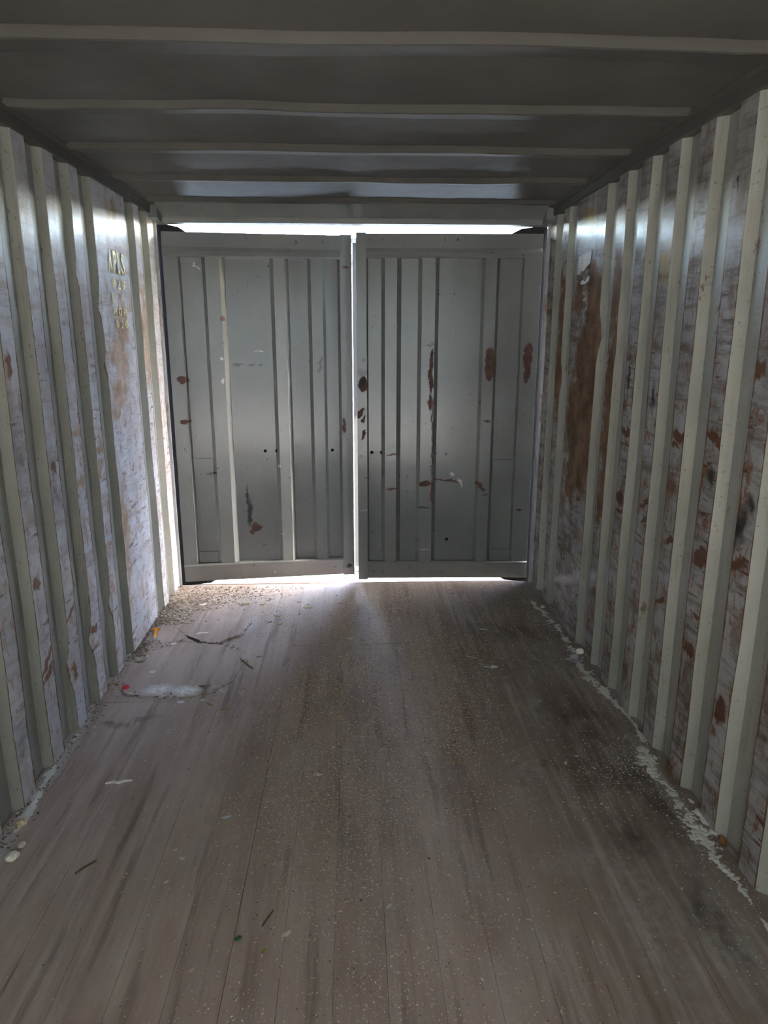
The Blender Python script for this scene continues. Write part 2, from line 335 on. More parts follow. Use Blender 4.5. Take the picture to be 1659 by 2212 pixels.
M = dict(groove=groove_paint(), flat_right=worn_flat('right'), flat_left=worn_flat('left'), roof=roof_paint(), frame=frame_paint(), jamb=jamb_paint(),
         door_l=door_paint('left'), door_r=door_paint('right'), wood=floor_wood(),
         rubber=simple('black_rubber', (0.012, 0.012, 0.012), 0.7), bolt=simple('painted_bolt', (0.17, 0.175, 0.165), 0.4),
         rusty=simple('rusty_steel', (0.16, 0.10, 0.07), 0.7, 0.4, 20), hole=simple('dark_hole', (0.006, 0.006, 0.006), 0.9),
         yellow=simple('worn_yellow_stencil', (0.62, 0.52, 0.20), 0.5, 0.25, 60), paper=simple('old_paper', (0.46, 0.41, 0.36), 0.7, 0.2, 40), white=simple('white_paper', (0.72, 0.72, 0.70), 0.6, 0.1),
         chip=simple('wood_chip', (0.68, 0.54, 0.35), 0.7, 0.3, 60), chip_pale=simple('pale_chip', (0.80, 0.75, 0.65), 0.6, 0.2, 60), chip_dark=simple('dark_chip', (0.12, 0.09, 0.06), 0.8, 0.3, 60),
         leaf=simple('dry_leaf', (0.32, 0.24, 0.11), 0.6, 0.35, 60), leaf_brown=simple('brown_leaf', (0.30, 0.16, 0.07), 0.6, 0.3, 60), leaf_green=simple('green_leaf', (0.07, 0.20, 0.06), 0.5, 0.3, 60), leaf_olive=simple('olive_leaf', (0.30, 0.31, 0.10), 0.55, 0.3, 60), leaf_grey=simple('grey_leaf', (0.20, 0.17, 0.13), 0.7, 0.4, 60),
         powder=simple('white_powder', (0.78, 0.78, 0.74), 0.9, 0.08, 120), powder_grey=simple('grey_powder', (0.50, 0.49, 0.46), 0.95, 0.1, 120), orange=simple('orange_plastic', (0.85, 0.36, 0.03), 0.35, 0.08), red=simple('red_plastic', (0.60, 0.03, 0.05), 0.4, 0.2), purple=simple('purple_plastic', (0.12, 0.08, 0.45), 0.4, 0.1),
         twig=simple('twig', (0.16, 0.11, 0.07), 0.8, 0.3, 60), lilac=simple('lilac_paper', (0.52, 0.47, 0.56), 0.6, 0.15), bluewhite=simple('bluish_paper', (0.70, 0.76, 0.82), 0.5, 0.08),
         ground=simple('pale_yard_ground', (0.105, 0.099, 0.084), 0.9, 0.2, 0.6), concrete=simple('concrete', (0.22, 0.215, 0.20), 0.9, 0.15, 2.0), asphalt=simple('asphalt', (0.045, 0.045, 0.046), 0.9, 0.2, 2.0), plaster=simple('dim_rear_plaster', (0.064, 0.060, 0.048), 0.9, 0.1, 1.0))  # plaster kept dark so the added rear wall holds back daylight

# ---------------------------------------------------------------- structure: side walls
Y0, Y1 = -1.48, 4.40          # the container runs from the open rear end to the shut doors
HW, ZT, ZR = 1.165, 2.285, 2.32
PITCH, DEPTH, RUN, GRV = 0.2483, 0.030, 0.024, 0.148

def wall(side, s, ya, gap, dents):
    far = [ya - k * PITCH for k in range(int((ya - Y0) / PITCH))] + [ya + gap, ya + gap + PITCH]
    far.sort()
    prof = [(Y0, 0.0, 'f')]                       # (y, recess, kind of the strip that starts here)
    for yf in far:
        a, b = yf - GRV, yf
        prof += [(a - 0.022, 0.0, 'f'), (a, 0.0, 'g'), (a + RUN, DEPTH, 'g'), (b - RUN, DEPTH, 'g'), (b, 0.0, 'f'), (b + 0.022, 0.0, 'f')]
    prof += [(Y1, 0.0, 'f')]
    nz = 36; zs = [-0.03 + (ZT + 0.04) * k / nz for k in range(nz + 1)]
    v, f, mi, ed = [], [], [], []
    for i, (y, d, k) in enumerate(prof):
        isedge = 1.0 if (i and d == 0.0 and ((prof[i][2] == 'g') or prof[i - 1][2] == 'g')) else 0.0
        for z in zs:
            dx = dy = 0.0
            if y > 0.5:
                dx = 0.0035 * noise.noise(Vector((y * 5, z * 2.3, 3.1 * s))) + 0.004 * noise.noise(Vector((y * 1.3, z * 1.1, 7.7)))
                if isedge: dy = 0.005 * noise.noise(Vector((y * 9, z * 4.0, 1.3)))
                for (py, pz, r, amt) in dents:
                    q = math.hypot((y - py) / 0.06, (z - pz) / r)
                    if q < 1 and isedge: dx += amt * (1 - q) ** 1.2; dy -= 0.5 * amt * (1 - q)
            v.append((s * (HW + d + max(dx, -0.006)), y + dy, z)); ed.append(isedge)
    n = nz + 1
    for i in range(len(prof) - 1):
        for j in range(nz):
            a = i * n + j; q = (a, a + n, a + n + 1, a + 1)
            f.append(q if s < 0 else q[::-1]); mi.append(1 if prof[i][2] == 'g' else 0)
    me = mesh('wall_' + side, v, f, False, mi)
    at = me.attributes.new('edge', 'FLOAT', 'POINT'); at.data.foreach_set('value', ed)
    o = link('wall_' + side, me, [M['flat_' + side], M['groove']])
    m = o.modifiers.new('sheet', 'SOLIDIFY'); m.thickness = 0.003; m.offset = -1
    return tag(o, 'corrugated steel %s wall with scuffed grey ridges' % side, kind='structure')
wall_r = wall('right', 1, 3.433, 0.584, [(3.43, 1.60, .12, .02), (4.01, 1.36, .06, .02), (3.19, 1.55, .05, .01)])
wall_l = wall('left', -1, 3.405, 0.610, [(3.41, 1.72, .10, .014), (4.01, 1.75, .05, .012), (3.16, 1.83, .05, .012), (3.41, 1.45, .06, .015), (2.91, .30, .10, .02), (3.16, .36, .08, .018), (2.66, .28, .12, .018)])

# ---------------------------------------------------------------- structure: roof with pressed-up cross grooves
def roof():
    ys = [4.13, 3.585, 3.05, 2.536, 2.00]
    while ys[-1] > Y0 + 0.8: ys.append(ys[-1] - 0.52)
    ys = sorted(ys); XB = 1.13; XE = 1.20
    prof = [(Y0, 0.0)]
    for y in ys: prof += [(y - 0.028, 0.0), (y - 0.022, 0.007), (y - 0.014, 0.007), (y - 0.008, 0.0), (y + 0.005, -0.016), (y + 0.013, -0.018), (y + 0.075, -0.008), (y + 0.13, 0.0)]
    prof += [(4.275, 0.0)]
    xs = [-XE, -XB, -XB + 0.02] + [-1.0 + 0.1 * k for k in range(21)] + [XB - 0.02, XB, XE]
    v, f = [], []
    for (y, d) in prof:
        for x in xs:
            h = d if abs(x) < XB - 0.005 else 0.0
            w = 0.010 * noise.noise(Vector((x * 1.2, y * 1.9, 5.0))) + 0.004 * noise.noise(Vector((x * 4, y * 4, 9.0))) if abs(x) < 1.1 and y > 0.5 else 0
            v.append((x, y, ZR + h + w))
    n = len(xs)
    for i in range(len(prof) - 1):
        for j in range(n - 1):
            a = i * n + j; f.append((a, a + n, a + n + 1, a + 1))
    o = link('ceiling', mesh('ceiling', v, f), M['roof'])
    m = o.modifiers.new('sheet', 'SOLIDIFY'); m.thickness = 0.003; m.offset = -1
    return tag(o, 'grey steel roof with shallow pressed cross grooves', kind='structure')
ceiling = roof()

# ---------------------------------------------------------------- structure: rails, header, posts, sill
def trim(n, mb, mat, label, bevel=0.003):
    return tag(mb.build('trim_%d' % n, mat, bevel=bevel), label, kind='structure')
for n, s, sd in ((1, -1, 'left'), (2, 1, 'right')):
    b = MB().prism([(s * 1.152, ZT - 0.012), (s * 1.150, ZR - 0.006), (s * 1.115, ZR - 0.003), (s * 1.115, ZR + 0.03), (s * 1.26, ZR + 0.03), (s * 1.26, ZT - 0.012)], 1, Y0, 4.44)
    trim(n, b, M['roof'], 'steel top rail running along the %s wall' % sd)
hd = MB().prism([(4.235, ZR + 0.004), (4.385, 2.262), (4.395, 2.236), (4.46, 2.233), (4.645, 2.262), (4.645, 2.46), (4.235, 2.46)], 0, -1.115, 1.115)
for s in (-1, 1): hd.prism([(4.30, 2.25), (4.46, 2.233), (4.645, 2.262), (4.645, 2.46), (4.30, 2.46)], 0, s * 1.113, s * 1.30)
trim(3, hd, M['frame'], 'sloping steel header above the doors', 0.004)
for n, s, sd in ((4, -1, 'left'), (5, 1, 'right')):
    b = MB().prism([(s * 1.168, 4.385), (s * 1.150, 4.392), (s * 1.150, 4.41), (s * 1.162, 4.42), (s * 1.162, 4.458), (s * 1.30, 4.458), (s * 1.30, 4.36), (s * 1.20, 4.36)], 2, -0.06, 2.42)
    trim(n, b, M['jamb'], '%s steel corner post beside the doors' % sd)
trim(6, MB().box((-1.17, 4.425, -0.10), (1.17, 4.50, -0.018)), M['rusty'], 'rusty steel sill under the doors')
for n, s in ((7, -1), (8, 1)):
    trim(n, MB().box((s * 1.14, Y0 - 0.1, -0.15), (s * 1.34, Y0, 2.50)), M['frame'], 'steel corner post at the open %s rear' % ('left' if s < 0 else 'right'))
trim(9, MB().box((-1.14, Y0 - 0.1, 2.26), (1.14, Y0, 2.50)), M['frame'], 'steel header across the open rear end')

# ---------------------------------------------------------------- outside
gd = MB().box((-60, 0.0, -0.6), (60, 90, -0.2)).build('ground_road', M['asphalt'])
tag(gd, 'dark asphalt outside the doors', kind='structure')
gy = MB().box((-60, -60, -0.6), (60, -0.01, -0.2)).build('ground_yard', M['ground'])
tag(gy, 'yard ground behind the open rear end', kind='structure')
yw = MB().box((-26, -8.2, -0.25), (26, -7.0, 11.0)).build('wall_rear_light_blocker', M['plaster'])  # added out of view to cut and warm the light entering the rear
tag(yw, 'added unseen wall dimming daylight at the open rear end', kind='structure')
bw = MB().box((-14, 8.4, -0.25), (14, 8.6, 2.42)).box((-14, 8.35, 2.42), (14, 8.65, 2.50)).build('wall_low_sky_blocker', M['concrete'])  # added out of view to keep low sky light off the upper walls
tag(bw, 'added unseen wall blocking low sky light opposite the doors', kind='structure')

# ---------------------------------------------------------------- structure: floor of boards
fl = MB(); fl.box((-1.20, Y0, -0.12), (1.20, -0.6, -0.001)); fl.box((-1.20, -0.6, -0.12), (1.20, 4.425, -0.012))
floor = tag(fl.build('floor', M['wood']), 'dirty brown plank floor of the container', kind='structure')
PW = 0.1375
cols = 17
for k in range(-0, cols):
    xa = HW - PW * (k + 1); xb = HW - PW * k
    if k == 0: xb += 0.028
    if k == cols - 1: xa = -HW - 0.028
    x0, x1 = xa + 0.0004, xb - 0.0004
    cuts = [4.424, 2.215, -0.6] if k < 5 else [4.424, 3.46, 1.02, -0.6] if k < 11 else [4.424, 2.885, -0.6]
    for y1_, y0_ in zip(cuts, cuts[1:]):
        dz = random.uniform(-0.0012, 0.0012)
        MB().box((x0, y0_ + 0.001, -0.012), (x1, y1_ - 0.001, dz)).build('plank', M['wood'], floor, bevel=0.0006, seg=1)

def slab(name, outline, hfun, th, mat, parent, step=0.03):
    """thin ragged board with a hand-shaped height"""
    bm = bmesh.new()
    # resample and roughen the outline
    pts = []
    for i, (a, b) in enumerate(zip(outline, outline[1:] + outline[:1])):
        d = math.hypot(b[0] - a[0], b[1] - a[1]); m = max(1, int(d / 0.018))
        for t in range(m):
            q = t / m; x = a[0] + (b[0] - a[0]) * q; y = a[1] + (b[1] - a[1]) * q
            j = 0.006 if t else 0.0
            pts.append((x + random.uniform(-j, j), y + random.uniform(-j, j)))
    cx = sum(p[0] for p in pts) / len(pts); cyy = sum(p[1] for p in pts) / len(pts)
    rings = [[(cx + (x - cx) * t, cyy + (y - cyy) * t) for x, y in pts] for t in (1.0, 0.8, 0.55, 0.3)]
    top = [[bm.verts.new((x, y, hfun(x, y))) for x, y in r] for r in rings]
    bot = [bm.verts.new((x, y, hfun(x, y) - th)) for x, y in rings[0]]
    c = bm.verts.new((cx, cyy, hfun(cx, cyy))); n = len(pts)
    for a, b in zip(top, top[1:]):
        for i in range(n): bm.faces.new((a[i], a[(i + 1) % n], b[(i + 1) % n], b[i]))
    for i in range(n):
        bm.faces.new((top[-1][i], top[-1][(i + 1) % n], c)); bm.faces.new((bot[i], bot[(i + 1) % n], top[0][(i + 1) % n], top[0][i]))
    bmesh.ops.recalc_face_normals(bm, faces=bm.faces)
    me = bpy.data.meshes.new(name); bm.to_mesh(me); bm.free()
    return link(name, me, mat, parent)
def h_front(x, y): return 0.006 + 0.018 * max(0, 1 - math.hypot((x + 0.72) / 0.22, (y - 3.46) / 0.30)) + 0.004 * noise.noise(Vector((x * 9, y * 9, 0)))
def h_back(x, y): return 0.005 + 0.014 * max(0, 1 - math.hypot((x + 0.66) / 0.22, (y - 3.60) / 0.30)) + 0.003 * noise.noise(Vector((x * 9, y * 9, 4)))
b1 = slab('buckled_board', [(-1.115, 3.34), (-1.03, 3.44), (-.945, 3.515), (-.85, 3.475), (-.79, 3.455), (-.695, 3.43), (-.61, 3.335), (-.575, 3.20), (-.60, 3.05), (-.69, 2.945), (-.80, 2.915), (-.91, 2.91), (-1.07, 2.955), (-1.12, 3.10)], h_front, 0.012, M['wood'], floor)
b2 = slab('buckled_board', [(-.93, 3.585), (-.845, 3.515), (-.745, 3.485), (-.64, 3.585), (-.605, 3.775), (-.64, 3.92), (-.82, 3.99), (-.97, 3.93), (-1.02, 3.72)], h_back, 0.012, M['wood'], floor)
link('crack_gap', mesh('crack_gap', [(-.935, 3.575, .0185), (-.845, 3.505, .0185), (-.845, 3.48, .0185), (-.91, 3.53, .0185), (-.935, 3.575, .0165), (-.845, 3.505, .0165), (-.845, 3.48, .0165), (-.91, 3.53, .0165)],
     [(3, 2, 1, 0), (4, 5, 6, 7), (0, 1, 5, 4), (1, 2, 6, 5), (2, 3, 7, 6), (3, 0, 4, 7)]), M['hole'], floor)

# ---------------------------------------------------------------- structure: the two door leaves, standing ajar
DY = 4.462
def leaf(n, s, ang, u_edge, prof, mat, bolts, holes, plates, label):
    """s=+1: hinged on the left; local x runs from the hinge to the meeting edge, local y outward"""
    root = empty('door_%d' % n, (-s * HW, DY, 0), s * ang); tag(root, label, kind='structure')
    X = lambda u: s * u
    zb, zt = 0.008, 2.197
    rb, rt = 0.118, 2.068
    u0, u1 = prof[0][0], prof[-1][0]
    # frame: rails and stiles
    top = MB(); top.prism([(0.000, zt), (-0.002, rt + 0.045), (-0.010, rt + 0.022), (-0.012, rt), (0.0, rt - 0.012), (0.05, rt - 0.012), (0.05, zt)], 0, X(0.022), X(u1 + 0.002))
    top.build('top_rail', mat, root, bevel=0.002)
    bot = MB(); bot.prism([(0.004, zb), (-0.002, rb - 0.018), (-0.006, rb), (0.0, rb + 0.010), (0.05, rb + 0.010), (0.05, zb)], 0, X(0.022), X(u1 + 0.002))
    bot.build('bottom_rail', mat, root, bevel=0.002)
    hs = MB().box((min(X(0.022), X(u0)), 0.0, zb), (max(X(0.022), X(u0)), 0.05, zt)); hs.build('hinge_stile', mat, root, bevel=0.003)
    ins = -0.012 if s < 0 else -0.004
    ls = MB().box((min(X(u1), X(u_edge)), ins, zb - 0.004), (max(X(u1), X(u_edge)), 0.022 if s < 0 else 0.045, zt + 0.004)); ls.build('lock_stile', mat, root, bevel=0.003)
    if s > 0: MB().box((u_edge - 0.007, -0.038, zb), (u_edge, 0.0, zt)).build('shield_lip', mat, root, bevel=0.002)  # lip added to keep slit light off the ribs of this leaf
    # corrugated panel
    sh = MB(); nz = 14; zs = [rb + 0.002 + (rt - rb - 0.006) * k / nz for k in range(nz + 1)]
    v = []; f = []
    for (u, d) in prof:
        for z in zs: v.append((X(u), d + 0.002 * noise.noise(Vector((u * 4, z * 2, n))), z))
    m_ = nz + 1
    for i in range(len(prof) - 1):
        for j in range(nz): a = i * m_ + j; f.append((a, a + m_, a + m_ + 1, a + 1) if s > 0 else (a + 1, a + m_ + 1, a + m_, a))
    p = link('panel', mesh('panel', v, f), mat, root); md = p.modifiers.new('sheet', 'SOLIDIFY'); md.thickness = 0.003; md.offset = -1
    # rubber gaskets: hinge side full height, top and bottom remnants tapering away
    MB().box((min(X(-0.004), X(0.021)), 0.004, zb - 0.03), (max(X(-0.004), X(0.021)), 0.04, zt + 0.03)).build('side_gasket', M['rubber'], root)
    ut, ub = plates['taper']
    g1 = MB().prism([(X(0.0), zt - 0.002), (X(ut), zt - 0.002), (X(ut * 0.72), zt + 0.028), (X(0.0), zt + 0.05)], 1, 0.006, 0.022); g1.build('top_gasket', M['rubber'], root)
    g2 = MB().prism([(X(0.0), zb + 0.002), (X(ub), zb + 0.002), (X(ub * 0.85), zb - 0.016), (X(0.0), zb - 0.03)], 1, 0.006, 0.022); g2.build('bottom_gasket', M['rubber'], root)
    # hinge backing plates in the outer channel
    for za, zb_ in plates['z']:
        MB().box((min(X(plates['u'][0]), X(plates['u'][1])), plates['d'] - 0.011, za), (max(X(plates['u'][0]), X(plates['u'][1])), plates['d'] + 0.002, zb_)).build('hinge_plate', mat, root, bevel=0.002)
    # bolts share one mesh
    bm = bmesh.new(); bmesh.ops.create_uvsphere(bm, u_segments=10, v_segments=6, radius=0.0085)
    for vv in bm.verts: vv.co = Vector((vv.co.x, vv.co.z * 0.45 if True else 0, vv.co.y))
    bmesh.ops.recalc_face_normals(bm, faces=bm.faces)
    bme = bpy.data.meshes.new('bolt'); bm.to_mesh(bme); bm.free(); bme.polygons.foreach_set('use_smooth', [True] * len(bme.polygons)); bme.materials.append(M['bolt'])
    def depth(u, z):
        if z > rt - 0.01: return -0.004 if z < rt + 0.06 else -0.001
        if z < rb: return -0.002
        for (ua, da), (ub_, db) in zip(prof, prof[1:]):
            if ua <= u <= ub_: return da + (db - da) * (u - ua) / max(1e-6, ub_ - ua)
        return -0.012 if s < 0 and u > u1 else 0.0
    for (u, z) in bolts:
        o = bpy.data.objects.new('bolt', bme); COL.objects.link(o); o.parent = root; o.location = (X(u), depth(u, z), z)
    hm = bpy.data.meshes.new('bolt_hole'); bm = bmesh.new(); bmesh.ops.create_cone(bm, cap_ends=True, segments=12, radius1=0.012, radius2=0.009, depth=0.004)
    bmesh.ops.rotate(bm, verts=bm.verts, matrix=Matrix.Rotation(R(90), 3, 'X')); bm.to_mesh(hm); bm.free(); hm.materials.append(M['hole'])
    for (u, z) in holes:
        o = bpy.data.objects.new('bolt_hole', hm); COL.objects.link(o); o.parent = root; o.location = (X(u), depth(u, z), z)
    return root
K = 0.002812
def ul(px): return 1.165 + K * (px - 766.8) - 0.004       # distance from the left hinge
def ur(px): return 1.165 - (K * (px - 766.8) - 0.004)     # distance from the right hinge
DP = 0.034
profL = [(ul(393), 0), (ul(397), DP), (ul(441), DP), (ul(449), 0), (ul(479), 0), (ul(489), DP), (ul(585), DP), (ul(593), 0), (ul(617), 0), (ul(626), DP), (ul(667), DP), (ul(674), 0), (ul(699), 0), (ul(706), DP), (ul(733), DP), (ul(738), 0)]
profR = [(ur(1136), 0), (ur(1133), DP), (ur(1085), DP), (ur(1077), 0), (ur(1052), 0), (ur(1046), DP), (ur(953), DP), (ur(944), 0), (ur(915), 0), (ur(907), DP), (ur(870), DP), (ur(860), 0), (ur(834), 0), (ur(826), DP), (ur(797), DP), (ur(793.5), 0.0)]
door_l = leaf(1, 1, R(6.5), 1.151, profL, M['door_l'],
    [(ul(538), 2.165), (ul(565), 2.165), (ul(538), 2.095), (ul(565), 2.095), (ul(702), 2.155), (ul(728), 2.155), (ul(702), 2.092), (ul(728), 2.092), (ul(569), .315), (ul(593), .315), (ul(671), .42), (ul(674), .32), (ul(716), .325), (ul(740), .325), (ul(571), .045), (ul(596), .045), (ul(717), .062), (ul(741), .065)],
    [(ul(560), .87), (ul(587), .87), (ul(716), .865)],
    dict(taper=(0.17, 0.22), u=(ul(397), ul(441)), d=DP, z=[(2.02, 2.056), (1.365, 1.46), (0.735, 0.83), (0.13, 0.205)]),
    'grey ribbed steel door leaf hinged on the left, standing ajar')
door_r = leaf(2, -1, R(1.6), 1.156, profR, M['door_r'],
    [(ur(801), 2.16), (ur(828), 2.16), (ur(963), 2.16), (ur(990), 2.16), (ur(963), 2.098), (ur(990), 2.098), (ur(801), 2.098), (ur(886), .70), (ur(886), .60), (ur(886), .545), (ur(886), .465), (ur(870), .42), (ur(870), .33), (ur(1016), .40), (ur(1016), .31), (ur(947), .318), (ur(972), .315), (ur(804), .325), (ur(828), .325), (ur(804), .055), (ur(828), .053), (ur(948), .05), (ur(970), .048), (ur(952), .855), (ur(976), .85)],
    [(ur(804), .862), (ur(827), .862), (ur(982), .272)],
    dict(taper=(0.22, 0.20), u=(ur(1134), ur(1085)), d=DP, z=[(2.0, 2.056), (1.355, 1.45), (0.72, 0.815), (0.12, 0.20)]),
    'grey ribbed steel door leaf hinged on the right, with overlapping centre bar')
# overlap strip on the outer side of the left leaf, lapping behind the right one
MB().box((1.1665, 0.062, 0.0), (1.217, 0.068, 2.19)).build('overlap_strip', M['rubber'], door_l)
for z in (0.012, 2.16):
    MB().box((1.13, 0.046, z), (1.215, 0.063, z + 0.025)).build('strip_bracket', M['door_l'], door_l)

# ---------------------------------------------------------------- markings on the walls
def stencil(parent, txt, y, z, h, w, mat, side=-1):
    cu = bpy.data.curves.new('stencil_letter', 'FONT'); cu.body = txt; cu.size = 1.0; cu.extrude = 0.0; cu.offset = 0.022
    o = bpy.data.objects.new('tmp', cu); COL.objects.link(o)
    me = bpy.data.meshes.new_from_object(o.evaluated_get(bpy.context.evaluated_depsgraph_get()))
    bpy.data.objects.remove(o)
    xs = [v.co.x for v in me.vertices]; ys = [v.co.y for v in me.vertices]
    sx = w / (max(xs) - min(xs)); sy = h / (max(ys) - min(ys)); x0 = min(xs); y0 = min(ys)
    for v in me.vertices:
        v.co = Vector((side * (HW - 0.0045), y + (v.co.x - x0) * sx * (1 if side < 0 else -1), z + (v.co.y - y0) * sy))
    me.name = 'stencil_letter'; o = link('stencil_letter', me, mat, parent)
    md = o.modifiers.new('film', 'SOLIDIFY'); md.thickness = 0.0008
    return o
def worn_yellow():
    g = G('flaking_yellow'); p = g.obj()
    n = g.noise(g.warp(p, 30, 0.04), 26, 5, 0.7)
    return g.fin(g.mix(g.ramp(n, 0.50, 0.58), (0.86, 0.75, 0.34), (0.55, 0.50, 0.42)), 0.5)
M['stencil'] = worn_yellow()
for i, ch in enumerate('APLS'): stencil(wall_l, ch, 3.545 + 0.062 * i, 1.888, 0.105, 0.050, M['stencil'])
for i, ch in enumerate('929'): stencil(wall_l, ch, 3.560 + 0.075 * i, 1.815, 0.048, 0.056, M['stencil'])
for i, ch in enumerate('1'): stencil(wall_l, ch, 3.545, 1.745, 0.05, 0.022, M['stencil'])
for i, ch in enumerate('808'): stencil(wall_l, ch, 3.555 + 0.075 * i, 1.690, 0.04, 0.05, M['stencil'])
for i, ch in enumerate('120'): stencil(wall_l, ch, 3.575 + 0.07 * i, 1.630, 0.04, 0.045, M['stencil'])
def decal(parent, name, pts, mat, x):
    o = link(name, recalc(mesh(name, [(x, y, z) for y, z in pts] + [(x + 0.0008, y, z) for y, z in pts],
             [tuple(range(len(pts))), tuple(range(2 * len(pts) - 1, len(pts) - 1, -1))] + [(i, (i + 1) % len(pts), len(pts) + (i + 1) % len(pts), len(pts) + i) for i in range(len(pts))])), mat, parent)
    return o
XR = HW - 0.006
decal(wall_r, 'torn_sticker', [(3.790, 1.992), (3.590, 2.000), (3.600, 1.945), (3.640, 1.935), (3.690, 1.915), (3.735, 1.917), (3.775, 1.900), (3.792, 1.905)], M['paper'], XR)
decal(wall_r, 'sticker_scrap', [(3.735, 1.852), (3.73, 1.868), (3.70, 1.872), (3.66, 1.862), (3.64, 1.878), (3.60, 1.885), (3.605, 1.862), (3.66, 1.850)], M['white'], XR)
decal(wall_r, 'sticker_scrap', [(3.70, 1.815), (3.67, 1.806), (3.64, 1.820), (3.645, 1.806), (3.675, 1.798)], M['paper'], XR)
decal(wall_r, 'sticker_scrap', [(3.69, 1.768), (3.66, 1.784), (3.62, 1.786), (3.63, 1.768)], M['paper'], XR)

# ---------------------------------------------------------------- loose things on the floor
def flake_mesh(n, lx, ly, th, seed, curl=0.0, pointed=False):
    rr = random.Random(seed); k = n; v = []
    for t in (0, 1):
        for i in range(k):
            a = 2 * math.pi * i / k; r = rr.uniform(0.58, 1.15) if not pointed else (1.0 if i in (0, k // 2) else rr.uniform(0.75, 0.95))
            x = lx * r * math.cos(a); y = ly * r * math.sin(a) * (0.8 if pointed else 1)
            v.append((x, y, t * th + curl * (x / lx) ** 2 + curl * 0.6 * (y / ly) ** 2))
    f = [tuple(range(k - 1, -1, -1)), tuple(range(k, 2 * k))] + [(i, (i + 1) % k, k + (i + 1) % k, k + i) for i in range(k)]
    me = mesh('flake', v, f); return recalc(me)
def put(name, me, mat, x, y, rz, label, cat, z=0.0012, group=None, tilt=0.0):
    o = bpy.data.objects.new(name, me); COL.objects.link(o)
    if not me.materials: me.materials.append(mat)
    o.location = (x, y, z); o.rotation_euler = (tilt, 0, rz)
    return tag(o, label, cat, group)

# chips: ridge line of the sweepings, thick in the middle of the floor
def chip_pos(rr):
    while True:
        y = rr.uniform(1.22, 4.36); x = rr.gauss(0.12, 0.40) if rr.random() < 0.82 else rr.uniform(-1.1, 1.08)
        if abs(x) > 1.12: continue
        d = 1.0
        if y > 3.1: d = 0.5 + 0.9 * math.exp(-((x - 0.28) / 0.33) ** 2)
        elif y > 2.0: d = 0.35 + math.exp(-((x - 0.15) / 0.40) ** 2)
        else: d = 0.18 + 0.60 * math.exp(-((x + 0.1) / 0.45) ** 2)
        d *= 0.45 + 1.1 * max(0.0, 0.5 + noise.noise(Vector((x * 2.6, y * 1.6, 2.0))))
        if y > 4.15: d *= 0.5
        if -1.12 < x < -.58 and 2.9 < y < 4.0: d *= 0.25
        if rr.random() < d: return x, y
rr = random.Random(5)
chips = []
for i in range(24000):
    x, y = chip_pos(rr); L = 0.0024 + 0.0036 * rr.random() ** 1.6
    if rr.random() < 0.03: L *= rr.uniform(1.5, 2.2)
    L *= 0.58 + 0.27 * min(1.0, max(0.0, (y - 1.4) / 1.6))
    chips.append((x, y, L, L * rr.uniform(0.28, 0.62), rr.uniform(0, 6.28), rr.choices((0, 1, 2), (0.56, 0.38, 0.06))[0], rr.uniform(-0.25, 0.25)))
chips.sort(key=lambda c: -c[2] / math.hypot(c[1], 1.58))
cm = {}
for mi_, mn in enumerate(('chip', 'chip_pale', 'chip_dark')):
    for q in range(3):
        me = flake_mesh(7, 1.0, 0.55, 0.22, 40 + q + 10 * mi_, 0.08); me.materials.append(M[mn]); cm[(mi_, q)] = me
CG = ('tan wood chips strewn over the floor', 'pale flakes strewn over the floor', 'dark crumbs strewn over the floor')
CN = ('wood_chip', 'pale_flake', 'dark_crumb')
big, rest, cnt = [], [], [0, 0, 0]
for c in chips:
    if cnt[c[5]] < (160, 120, 20)[c[5]]: cnt[c[5]] += 1; big.append(c)
    else: rest.append(c)
for i, (x, y, L, Wd, a, m_, t) in enumerate(big):
    o = bpy.data.objects.new(CN[m_], cm[(m_, i % 3)]); COL.objects.link(o)
    o.location = (x, y, 0.0015); o.rotation_euler = (0, 0, a); o.scale = (L, Wd / 0.55, L * 0.9)
    zone = ('in the foreground', 'halfway to the doors', 'on the far floor by the doors')[0 if y < 1.9 else 1 if y < 2.9 else 2]
    sd = 'left' if x < -0.25 else 'right' if x > 0.45 else 'middle'
    tag(o, '%s lying loose %s, %s boards' % (('tan wood chip', 'pale flake', 'dark wood crumb')[m_], zone, sd), 'wood chip' if m_ != 1 else 'flake', CG[m_])
def scatter(name, items, mats, label, cat, zf=None):
    v, f, mi = [], [], []
    for (x, y, L, Wd, a, m_, t) in items:
        i = len(v); ca, sa = math.cos(a), math.sin(a); z = 0.0012 + (zf(x, y) if zf else 0); k = 5
        h = min(0.0012, L * 0.25)
        for zz in (0, h):
            for q in range(k):
                b = 2 * math.pi * q / k + t; px, py = L * math.cos(b), Wd * math.sin(b)
                v.append((x + ca * px - sa * py, y + sa * px + ca * py, z + zz + abs(t) * 0.5 * px * (1 if t > 0 else -1) * (1 if zz else 0.3)))
        f.append(tuple(i + k + q for q in range(k))); mi.append(m_)
        for q in range(k): f.append((i + q, i + (q + 1) % k, i + k + (q + 1) % k, i + k + q)); mi.append(m_)
    o = link(name, mesh(name, v, f, False, mi), mats)
    return tag(o, label, cat, None, 'stuff')
scatter('wood_shavings', rest, [M['chip'], M['chip_pale'], M['chip_dark']], 'fine tan wood shavings and crumbs strewn over the middle of the floor', 'wood shavings')

